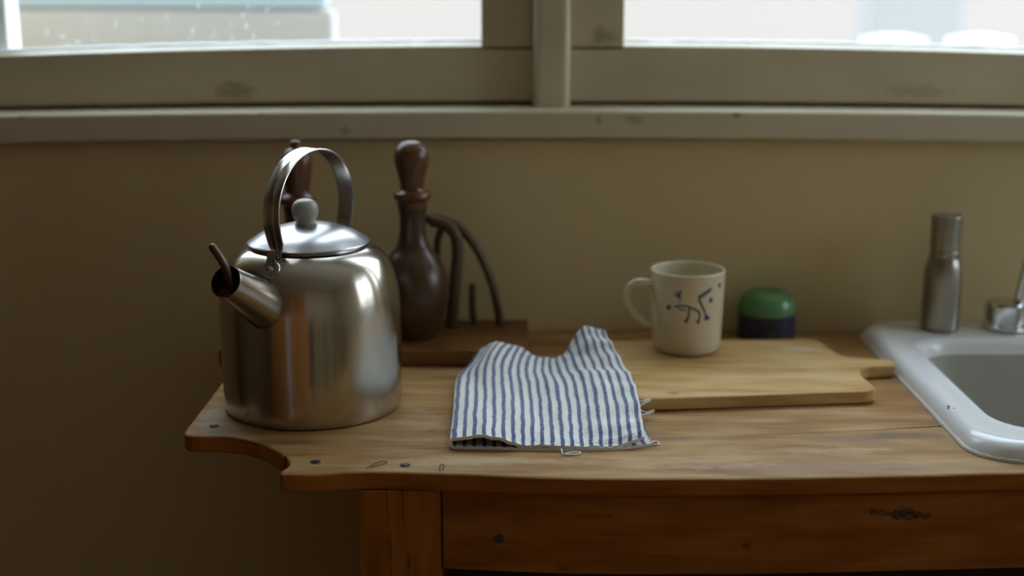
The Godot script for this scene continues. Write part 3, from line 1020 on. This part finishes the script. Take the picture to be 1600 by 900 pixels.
# ---------------------------------------------------------------- cutting board
func cutting_board() -> void:
	var o := [Vector2(0.085, -1.3215), Vector2(0.20, -1.3340), Vector2(0.3600, -1.3520)]
	o += curve2([Vector2(0.3660, -1.3535), Vector2(0.3735, -1.3580), Vector2(0.3765, -1.3660), Vector2(0.3760, -1.3800), Vector2(0.3735, -1.4050), Vector2(0.3750, -1.4220), Vector2(0.3800, -1.4335), Vector2(0.3890, -1.4400)], 4)
	o += curve2([Vector2(0.405, -1.4430), Vector2(0.4165, -1.4455), Vector2(0.4205, -1.4520), Vector2(0.4205, -1.4640), Vector2(0.4165, -1.4705), Vector2(0.405, -1.4740)], 4)
	o += curve2([Vector2(0.3890, -1.4760), Vector2(0.3740, -1.4830), Vector2(0.3665, -1.4980), Vector2(0.3620, -1.5250), Vector2(0.3585, -1.5450), Vector2(0.3520, -1.5540), Vector2(0.340, -1.5555)], 4)
	o += [Vector2(0.20, -1.5520), Vector2(0.095, -1.5490), Vector2(0.085, -1.541)]
	var b := Builder.new()
	prism(b, o, TOP + 0.0005, TOP + 0.0140, 0.0022)
	b.box_uv(Vector2(0.42, 0.27), Vector2(0.03, -1.57))
	tag(put("cutting_board", b, M.board), "pale wooden cutting board with a short handle, lying under the mug and cloth", "board")

# ---------------------------------------------------------------- tray, bottles, rack
func tray_and_bottles() -> void:
	var b := Builder.new()
	box(b, Vector3(-0.33, TOP + 0.0005, -1.625), Vector3(0.0193, TOP + 0.0195, -1.4875), 0.0025)
	b.box_uv(Vector2(0.4, 0.2), Vector2(-0.3, -1.65))
	tag(put("tray", b, M.tray), "dark brown wooden slab behind the kettle that carries the bottles", "tray")
	for k in 2:
		var t := thing("bottle", ["dark brown bottle with a turned wooden stopper just right of the kettle", "dark brown bottle with a pointed wooden stopper hidden behind the kettle handle"][k], "bottle", Vector3([-0.1135, -0.2440][k], TOP + 0.0195, -1.548))
		t.set_meta("group", "stoppered bottles on the tray")
		b = Builder.new()
		lathe(b, curve2([Vector2(0.0001, 0.001), Vector2(0.024, 0.0), Vector2(0.0275, 0.003), Vector2(0.0315, 0.014), Vector2(0.0385, 0.036), Vector2(0.0410, 0.056), Vector2(0.0385, 0.076), Vector2(0.0300, 0.093), Vector2(0.0205, 0.105), Vector2(0.0162, 0.118), Vector2(0.0150, 0.135), Vector2(0.0155, 0.146), Vector2(0.0170, 0.152), Vector2(0.0150, 0.1535), Vector2(0.0001, 0.1535)], 5), 48)
		put("body", b, M.bottle, t, 60.0)
		b = Builder.new()
		var pr := [Vector2(0.0001, 0.150), Vector2(0.0150, 0.1500), Vector2(0.0168, 0.1560), Vector2(0.0180, 0.1600), Vector2(0.0212, 0.1630), Vector2(0.0215, 0.1665), Vector2(0.0195, 0.1700), Vector2(0.0150, 0.1720), Vector2(0.0138, 0.1770), Vector2(0.0160, 0.1890), Vector2(0.0193, 0.2010), Vector2(0.0203, 0.2110), Vector2(0.0180, 0.2195), Vector2(0.0122, 0.2257), Vector2(0.0058, 0.2282), Vector2(0.0001, 0.2288)]
		if k == 1:
			pr = [Vector2(0.0001, 0.148), Vector2(0.0150, 0.1480), Vector2(0.0165, 0.1540), Vector2(0.0210, 0.1580), Vector2(0.0218, 0.1625), Vector2(0.0190, 0.1660), Vector2(0.0145, 0.1690), Vector2(0.0140, 0.1740), Vector2(0.0162, 0.1850), Vector2(0.0180, 0.1970), Vector2(0.0172, 0.2090), Vector2(0.0125, 0.2170), Vector2(0.0075, 0.2200), Vector2(0.0062, 0.2235), Vector2(0.0060, 0.2265), Vector2(0.0035, 0.2285), Vector2(0.0001, 0.2290)]
		lathe(b, curve2(pr, 4), 40)
		put("stopper", b, M.stopper, t, 50.0)
	# arched wooden rack right of the bottle
	var r := thing("wooden_rack", "dark bentwood rack with an arched rail standing beside the bottle", "rack", Vector3(0, TOP + 0.0195, -1.600))
	var yb := TOP + 0.0195
	var arch := [Vector3(-0.112, 0.902 - yb, 0), Vector3(-0.100, 0.9085 - yb, 0), Vector3(-0.083, 0.9080 - yb, 0), Vector3(-0.0605, 0.8960 - yb, 0), Vector3(-0.0400, 0.8690 - yb, 0), Vector3(-0.0230, 0.8270 - yb, 0), Vector3(-0.0140, 0.7810 - yb, 0), Vector3(-0.0138, 0.0, 0)]
	b = Builder.new()
	tube(b, curve3(arch, 6), 0.0052, 14)
	put("arched_rail", b, M.rack, r, 60.0)
	b = Builder.new()
	tube(b, curve3([Vector3(-0.092, 0.1285, 0.012), Vector3(-0.078, 0.1245, 0.012), Vector3(-0.0665, 0.1120, 0.012), Vector3(-0.0640, 0.090, 0.012), Vector3(-0.0680, 0.045, 0.012), Vector3(-0.0725, 0.0, 0.012)], 6), 0.0072, 14)
	put("post", b, M.rack, r, 60.0)
	b = Builder.new()
	tube(b, curve3([Vector3(-0.080, 0.122, 0.004), Vector3(-0.0875, 0.105, 0.004), Vector3(-0.0890, 0.07, 0.004), Vector3(-0.0895, 0.0, 0.004)], 6), 0.0042, 12)
	put("post", b, M.rack, r, 60.0)
	b = Builder.new()
	tube(b, [Vector3(-0.0474, 0.047, 0), Vector3(-0.0474, 0.02, 0), Vector3(-0.0455, 0.0, 0)], 0.0042, 12)
	put("peg", b, M.rack, r, 60.0)

# ---------------------------------------------------------------- tea towel
func towel_texture() -> ImageTexture:
	var w := 1024
	var h := 768
	var n := noise(61, 1.0, 3)
	var d := PackedByteArray()
	d.resize(w * h * 3)
	var cream := lin(0.84, 0.83, 0.77)
	var blue := lin(0.052, 0.085, 0.19)
	for j in h:
		for i in w:
			var s := float(i) / w * 40.0 + 0.10 * n.get_noise_2d(i * 0.012, j * 0.012)       # forty stripes over both layers
			var f := absf(fposmod(s, 1.0) - 0.5)                  # 0 in the middle of a stripe
			var ragged := n.get_noise_2d(i * 0.16, j * 0.25) * 0.075
			var weave := 0.06 * sin(i * 2.1) * sin(j * 2.4) + 0.06 * n.get_noise_2d(i * 0.5, j * 0.5)
			var t := 1.0 - smoothstep(0.165, 0.225, f + ragged)
			var worn := 0.82 + 0.45 * n.get_noise_2d(i * 0.12 + 90.0, j * 0.16) + 0.12 * sin(j * 1.3)
			var v := float(j) / h
			var c := cream.lerp(blue, t * clampf(worn + 0.25 * (1.0 - smoothstep(0.05, 0.2, v)), 0.45, 1.0))
			var stitch: float = exp(-pow((v - 0.046) * 420.0, 2.0)) * (0.5 + 0.5 * signf(sin(i * 0.35)))
			var g := 1.0 + weave - 0.35 * stitch
			var k := (j * w + i) * 3
			d[k] = int(clampf(c.r * g, 0, 1) * 255); d[k + 1] = int(clampf(c.g * g, 0, 1) * 255); d[k + 2] = int(clampf(c.b * g, 0, 1) * 255)
	return tex(w, h, d)

func spline(vals: Array, t: float) -> float:
	var n := vals.size() - 1
	var i := mini(int(t * n), n - 1)
	return cubic_interpolate(vals[i], vals[i + 1], vals[maxi(i - 1, 0)], vals[mini(i + 2, n)], t * n - i)

func tea_towel() -> void:
	# rows from the front hem to the back: z, left x, right x, heights across
	var R := [
		[[-1.2175, -1.2160, -1.2135, -1.2125, -1.2125, -1.2145, -1.2215], -0.0535, 0.1240, [0.0095, 0.0118, 0.0052, 0.0034, 0.0034, 0.0042, 0.0115]],
		[[-1.2400, -1.2390, -1.2370, -1.2370, -1.2370, -1.2390, -1.2450], -0.0545, 0.1250, [0.0090, 0.0115, 0.0080, 0.0062, 0.0064, 0.0075, 0.0115]],
		[[-1.2800, -1.2800, -1.2800, -1.2800, -1.2800, -1.2800, -1.2800], -0.0550, 0.1262, [0.0080, 0.0100, 0.0095, 0.0085, 0.0090, 0.0120, 0.0140]],
		[[-1.3300, -1.3300, -1.3300, -1.3300, -1.3300, -1.3300, -1.3300], -0.0556, 0.1262, [0.0075, 0.0095, 0.0095, 0.0100, 0.0135, 0.0190, 0.0195]],
		[[-1.3800, -1.3800, -1.3800, -1.3800, -1.3800, -1.3800, -1.3800], -0.0563, 0.1240, [0.0080, 0.0110, 0.0115, 0.0125, 0.0175, 0.0215, 0.0220]],
		[[-1.4230, -1.4220, -1.4200, -1.4180, -1.4180, -1.4220, -1.4250], -0.0550, 0.1160, [0.0095, 0.0200, 0.0165, 0.0145, 0.0185, 0.0275, 0.0290]],
		[[-1.4400, -1.4450, -1.4450, -1.4400, -1.4400, -1.4450, -1.4480], -0.0465, 0.1085, [0.0150, 0.0285, 0.0220, 0.0165, 0.0200, 0.0390, 0.0390]],
		[[-1.4560, -1.4650, -1.4640, -1.4580, -1.4580, -1.4650, -1.4660], -0.0345, 0.1005, [0.0290, 0.0350, 0.0265, 0.0190, 0.0205, 0.0510, 0.0475]],
		[[-1.4640, -1.4740, -1.4720, -1.4660, -1.4660, -1.4740, -1.4760], -0.0320, 0.0990, [0.0230, 0.0270, 0.0200, 0.0150, 0.0175, 0.0400, 0.0380]],
		[[-1.4700, -1.4790, -1.4780, -1.4720, -1.4720, -1.4800, -1.4820], -0.0310, 0.0985, [0.0050, 0.0060, 0.0060, 0.0060, 0.0170, 0.0175, 0.0175]],
	]
	var nu := 60
	var nv := 60
	var nb := 14
	var crease := noise(63, 1.0, 3)
	var centre := []           # rows along v; each: bottom layer right to left, fold, top layer left to right
	for j in nv + 1:
		var v := float(j) / nv
		var zs := []
		for c in 7:
			var col := []
			for r in R:
				col.append(r[0][c])
			zs.append(spline(col, v))
		var hs := []
		for c in 7:
			var col := []
			for r in R:
				col.append(r[3][c])
			hs.append(spline(col, v))
		var lx := []
		var rx := []
		for r in R:
			lx.append(r[1])
			rx.append(r[2])
		var x0 := spline(lx, v)
		var x1 := spline(rx, v)
		var row := PackedVector3Array()
		# bottom layer
		for i in nu + 1:
			var u := 1.0 - float(i) / nu
			var x := lerpf(x0, x1 + 0.009 * (1.0 - smoothstep(0.0, 0.33, v)), u)
			var z := spline(zs, u) + 0.0006
			if v < 0.3:
				z = lerpf(z, z - 0.004, (1.0 - v / 0.3) * smoothstep(0.75, 1.0, u))
			var on := smoothstep(0.050, 0.087, x) * (1.0 - smoothstep(-1.335, -1.305, z + 0.11 * (x - 0.055)))
			var top := spline(hs, u)
			row.append(Vector3(x, TOP + minf(0.0012 + 0.0142 * on, top - 0.0016), z))
		# fold round the left side
		var h0: float = maxf(hs[0], 0.0045)
		for i in range(1, nb):
			var a := PI * i / nb
			var lo := 0.0012
			row.append(Vector3(x0 - sin(a) * minf(0.5 * (h0 - lo), 0.004), TOP + lo + (h0 - lo) * (0.5 - 0.5 * cos(a)), spline(zs, 0.0)))
		# top layer
		for i in nu + 1:
			var u := float(i) / nu
			var x := lerpf(x0, x1, u)
			var z := spline(zs, u)
			var e := smoothstep(0.0, 0.06, u)
			var pucker := 0.0017 * smoothstep(0.5, 0.95, u) * sin(v * 62.0 + u * 5.0 + 2.0 * crease.get_noise_2d(u * 3.0, v * 4.0 + 3.0)) + 0.0030 * crease.get_noise_2d(u * 5.0, v * 3.5) - 0.0011 * exp(-pow((v - 0.52) * 50.0, 2.0)) + 0.0009 * crease.get_noise_2d(u * 25.0, v * 4.0 + 7.0)
			pucker -= 0.0008 * exp(-pow((v - 0.045) * 110.0, 2.0))
			row.append(Vector3(x, TOP + maxf(spline(hs, u), 0.0028) + pucker * e, z))
		centre.append(row)
	# give the sheet thickness
	var na: int = centre[0].size()
	var out := []
	var inn := []
	for j in nv + 1:
		var a := PackedVector3Array()
		var c := PackedVector3Array()
		for i in na:
			var du: Vector3 = centre[j][mini(i + 1, na - 1)] - centre[j][maxi(i - 1, 0)]
			var dv: Vector3 = centre[mini(j + 1, nv)][i] - centre[maxi(j - 1, 0)][i]
			var nn := du.cross(dv).normalized()
			var th := 0.0006 + 0.0009 * (1.0 - smoothstep(0.025, 0.045, float(j) / nv))      # the hem is folded double
			a.append(centre[j][i] + nn * th)
			c.append(centre[j][i] - nn * th)
		out.append(a)
		inn.append(c)
	var us := []
	for i in na:
		if i <= nu:
			us.append(0.5 * float(i) / nu - 0.012)
		elif i < nu + nb:
			us.append(0.5 + 0.012 * (2.0 * (i - nu) / nb - 1.0))
		else:
			us.append(0.512 + 0.488 * float(i - nu - nb) / nu)
	var plain_us := []          # the cut edge of the hem shows the cream ground
	for i in na:
		plain_us.append(0.5 * 0.025 * 0.02 + 0.0001 * (i % 2))
	var b := Builder.new()
	b.grid(out, false, us)
	b.grid(inn, true, us)
	for e in [[0, true], [nv, false]]:
		b.grid([inn[e[0]], out[e[0]]], not e[1], plain_us, [0.0, 0.002])
	for i in [0, na - 1]:
		var s0 := PackedVector3Array()
		var s1 := PackedVector3Array()
		for j in nv + 1:
			s0.append(out[j][i])
			s1.append(inn[j][i])
		b.grid([s0, s1], i != 0)
	var m := mat(Color.WHITE, 0.95)
	m.albedo_texture = towel_texture()
	var nt := NoiseTexture2D.new()
	nt.width = 512
	nt.height = 512
	nt.noise = noise(67, 0.09, 3)
	m.heightmap_enabled = true
	m.heightmap_texture = nt
	m.heightmap_scale = 0.05
	m.rim_enabled = true
	m.rim = 0.3
	m.rim_tint = 0.5
	var t := thing("tea_towel", "folded blue and white striped cloth lying on the worktop between kettle and board", "cloth", Vector3.ZERO)
	put("cloth", b, m, t, 60.0)
	# loops of loose thread
	for q in [
		[[0.0460, 0.003, -1.2080], [0.0475, 0.001, -1.2005], [0.0550, 0.001, -1.1995], [0.0610, 0.001, -1.2015], [0.0632, 0.001, -1.2055], [0.0590, 0.0015, -1.2060], [0.0500, 0.001, -1.2035]],
		[[0.1290, 0.006, -1.2330], [0.1330, 0.001, -1.2280], [0.1370, 0.001, -1.2270], [0.1385, 0.001, -1.2320], [0.1350, 0.001, -1.2360], [0.1325, 0.001, -1.2320]],
		[[0.1255, 0.014, -1.3150], [0.1310, 0.0155, -1.3140], [0.1370, 0.0165, -1.3170], [0.1385, 0.0145, -1.3195], [0.1330, 0.0130, -1.3160], [0.1270, 0.010, -1.3130]],
		[[0.1260, 0.010, -1.3060], [0.1330, 0.0075, -1.3030], [0.1405, 0.0085, -1.3060], [0.1410, 0.0060, -1.3080], [0.1340, 0.0050, -1.3050], [0.1265, 0.006, -1.3000]]]:
		var pts := []
		for e in q:
			pts.append(Vector3(e[0], TOP + e[1], e[2]))
		b = Builder.new()
		tube(b, curve3(pts, 5), 0.0008, 7)
		put("loose_thread", b, M.thread, t)

# ---------------------------------------------------------------- mug
func mug() -> void:
	var at := Vector3(0.198, TOP + 0.0141, -1.5125)
	var t := thing("mug", "cream mug with blue line drawing standing on the cutting board", "mug", at)
	# print: strokes as (angle from the front in degrees, height in mm)
	var w := 1024
	var h := 512
	var im := Image.create(w, h, false, Image.FORMAT_RGB8)
	var n := noise(81, 1.0, 3)
	var base := lin(0.64, 0.57, 0.40)
	im.fill(base)
	var ink := lin(0.06, 0.058, 0.12)
	var stroke := func(pts: Array, r: float) -> void:
		for i in pts.size() - 1:
			for k in 40:
				var q: Vector2 = pts[i].lerp(pts[i + 1], k / 40.0)
				var a := asin(clampf((q.x - 1071.5) / 57.5, -1, 1))
				var u := fposmod(a / TAU, 1.0) * w
				var hh := (565.0 - q.y + 3.0 * (1.0 - cos(a))) / 129.0      # 0 at the foot, 1 at the rim
				var v := hh * h
				for dy in range(-14, 15):
					for dx in range(-14, 15):
						var d := Vector2(dx / 2.84, dy / 3.97).length() + n.get_noise_2d(u + dx, v + dy) * 0.3
						if d < r:
							var x := posmod(int(u) + dx, w)
							var y := clampi(int(v) + dy, 0, h - 1)
							var now := im.get_pixel(x, y)
							var c := ink.lerp(base, smoothstep(r * 0.55, r, d))
							if c.r < now.r:
								im.set_pixel(x, y, c)
	for s in [
		[[[1046, 485], [1052, 482], [1065, 483], [1076, 487], [1083, 491], [1085, 497], [1083, 508]], 1.5], [[[1048, 484], [1054, 488], [1062, 489]], 1.0], [[[1068, 487], [1067, 498], [1064, 508]], 1.6], [[[1061, 507], [1066, 501]], 1.3],
		[[[1082, 507], [1083, 508]], 2.4], [[[1051, 467], [1052, 468]], 2.8], [[[1045, 467], [1051, 467], [1055, 460]], 1.0], [[[1046, 461], [1051, 467], [1052, 459]], 1.0], [[[1051, 467], [1054, 477]], 0.8],
		[[[1102, 457], [1092, 462], [1083, 467], [1083, 473], [1089, 485], [1096, 500]], 1.6], [[[1101, 460], [1094, 465], [1085, 470]], 1.0], [[[1096, 502], [1098, 503]], 4.0], [[[1037, 487], [1037, 488]], 3.6], [[[1102, 475], [1102, 476]], 3.5], [[[1116, 455], [1116, 456]], 3.4]]:
		var pts := []
		for q in s[0]:
			pts.append(Vector2(q[0], q[1]))
		stroke.call(pts, s[1] * 1.35)
	M.ceramic.albedo_texture = ImageTexture.create_from_image(im)
	# outside (printed), then rim and inside
	var b := Builder.new()
	var outer := [Vector2(0.0368, 0.0038), Vector2(0.0382, 0.0075), Vector2(0.0390, 0.012), Vector2(0.0398, 0.03), Vector2(0.0408, 0.06), Vector2(0.0416, 0.085), Vector2(0.0419, 0.0915)]
	var rows := []
	var vs := []
	for q in outer:
		var row := PackedVector3Array()
		for k in 73:
			var a := TAU * (k % 72) / 72
			row.append(Vector3(sin(a) * q.x, q.y, cos(a) * q.x))
		rows.append(row)
		vs.append(q.y / 0.0937)
	b.grid(rows, false, [], vs)
	var body := put("body", b, M.ceramic, t, 60.0)
	b = Builder.new()
	lathe(b, [Vector2(0.0001, 0.001), Vector2(0.030, 0.001), Vector2(0.0325, 0.0), Vector2(0.0350, 0.0012), Vector2(0.0368, 0.0038)], 72)
	lathe(b, [Vector2(0.0419, 0.0915), Vector2(0.0419, 0.0928), Vector2(0.0411, 0.0937), Vector2(0.0400, 0.0937), Vector2(0.0391, 0.0927), Vector2(0.0388, 0.09), Vector2(0.0375, 0.02), Vector2(0.034, 0.008), Vector2(0.025, 0.005), Vector2(0.0001, 0.005)], 72)
	put("rim", b, M.ceramic_plain, body, 60.0)
	b = Builder.new()
	var hp := curve3([Vector3(-0.0390, 0.0770, 0), Vector3(-0.0490, 0.0795, 0), Vector3(-0.0600, 0.0790, 0), Vector3(-0.0670, 0.0730, 0), Vector3(-0.0690, 0.0630, 0), Vector3(-0.0660, 0.0510, 0), Vector3(-0.0580, 0.0400, 0), Vector3(-0.0480, 0.0320, 0), Vector3(-0.0380, 0.0275, 0)], 6)
	tube(b, hp, 0.0042, 16)
	var hd := put("handle", b, M.ceramic_plain, t, 60.0)
	hd.rotation.y = 0.12

# ---------------------------------------------------------------- small things at the back
func small_things() -> void:
	# round jar
	var t := thing("jar", "round jar with glossy green lid and navy base by the wall behind the board", "jar", Vector3(0.3076, TOP, -1.612))
	var b := Builder.new()
	lathe(b, [Vector2(0.0001, 0.0005), Vector2(0.032, 0.0005), Vector2(0.0340, 0.002), Vector2(0.0346, 0.006), Vector2(0.0346, 0.0315), Vector2(0.0335, 0.0325), Vector2(0.0001, 0.0325)], 48)
	put("body", b, M.navy, t, 40.0)
	b = Builder.new()
	var rows := []
	for y in [0.004, 0.008, 0.013, 0.015]:
		var row := PackedVector3Array()
		for k in 7:
			var a := -0.13 + (0.04 * k + 0.02) * 1.0
			row.append(Vector3(sin(a) * 0.0349, y, cos(a) * 0.0349))
		rows.append(row)
	b.grid(rows)
	put("label_patch", b, mat(lin(0.10, 0.045, 0.035), 0.6), t)
	b = Builder.new()
	lathe(b, curve2([Vector2(0.0335, 0.0320), Vector2(0.0350, 0.0330), Vector2(0.0352, 0.0355), Vector2(0.0345, 0.0420), Vector2(0.0318, 0.0500), Vector2(0.0265, 0.0562), Vector2(0.0195, 0.0592), Vector2(0.0125, 0.0590), Vector2(0.0070, 0.0568), Vector2(0.0001, 0.0555)], 5), 48)
	put("lid", b, M.green, t, 60.0)
	# steel flask on the sink's back ledge
	t = thing("flask", "slim steel flask with a screw cap standing on the back ledge of the sink", "flask", Vector3(0.5126, TOP + 0.0162, -1.597))
	b = Builder.new()
	lathe(b, [Vector2(0.0001, 0.0), Vector2(0.0205, 0.0), Vector2(0.0218, 0.0015), Vector2(0.0221, 0.005)] + curve2([Vector2(0.0221, 0.01), Vector2(0.0221, 0.055), Vector2(0.0218, 0.068), Vector2(0.0205, 0.078), Vector2(0.0182, 0.085), Vector2(0.0176, 0.088)], 5) + [Vector2(0.016, 0.0885), Vector2(0.0001, 0.0885)], 48)
	put("body", b, M.flask, t, 40.0)
	b = Builder.new()
	lathe(b, [Vector2(0.0001, 0.0886), Vector2(0.0168, 0.0886), Vector2(0.0172, 0.0895), Vector2(0.0172, 0.0945), Vector2(0.0167, 0.0952), Vector2(0.0167, 0.0960), Vector2(0.0176, 0.0968), Vector2(0.0180, 0.1355), Vector2(0.0172, 0.1372), Vector2(0.0150, 0.1378), Vector2(0.0140, 0.1368), Vector2(0.0001, 0.1366)], 48)
	put("cap", b, M.flask, t, 40.0)
	# tap
	t = thing("tap", "chrome tap with a squat round base on the back ledge of the sink", "tap", Vector3(0.592, TOP + 0.0162, -1.602))
	b = Builder.new()
	lathe(b, [Vector2(0.0001, 0.0), Vector2(0.0265, 0.0), Vector2(0.0265, 0.004), Vector2(0.0240, 0.006), Vector2(0.0236, 0.028), Vector2(0.0222, 0.0315), Vector2(0.0001, 0.0325)], 40)
	put("base", b, M.chrome, t, 40.0)
	b = Builder.new()
	tube(b, curve3([Vector3(0.015, 0.030, 0.0), Vector3(0.0185, 0.06, 0.002), Vector3(0.027, 0.11, 0.01), Vector3(0.045, 0.15, 0.04), Vector3(0.07, 0.165, 0.10), Vector3(0.085, 0.155, 0.14)], 8), 0.006, 16)
	put("spout", b, M.chrome, t, 60.0)
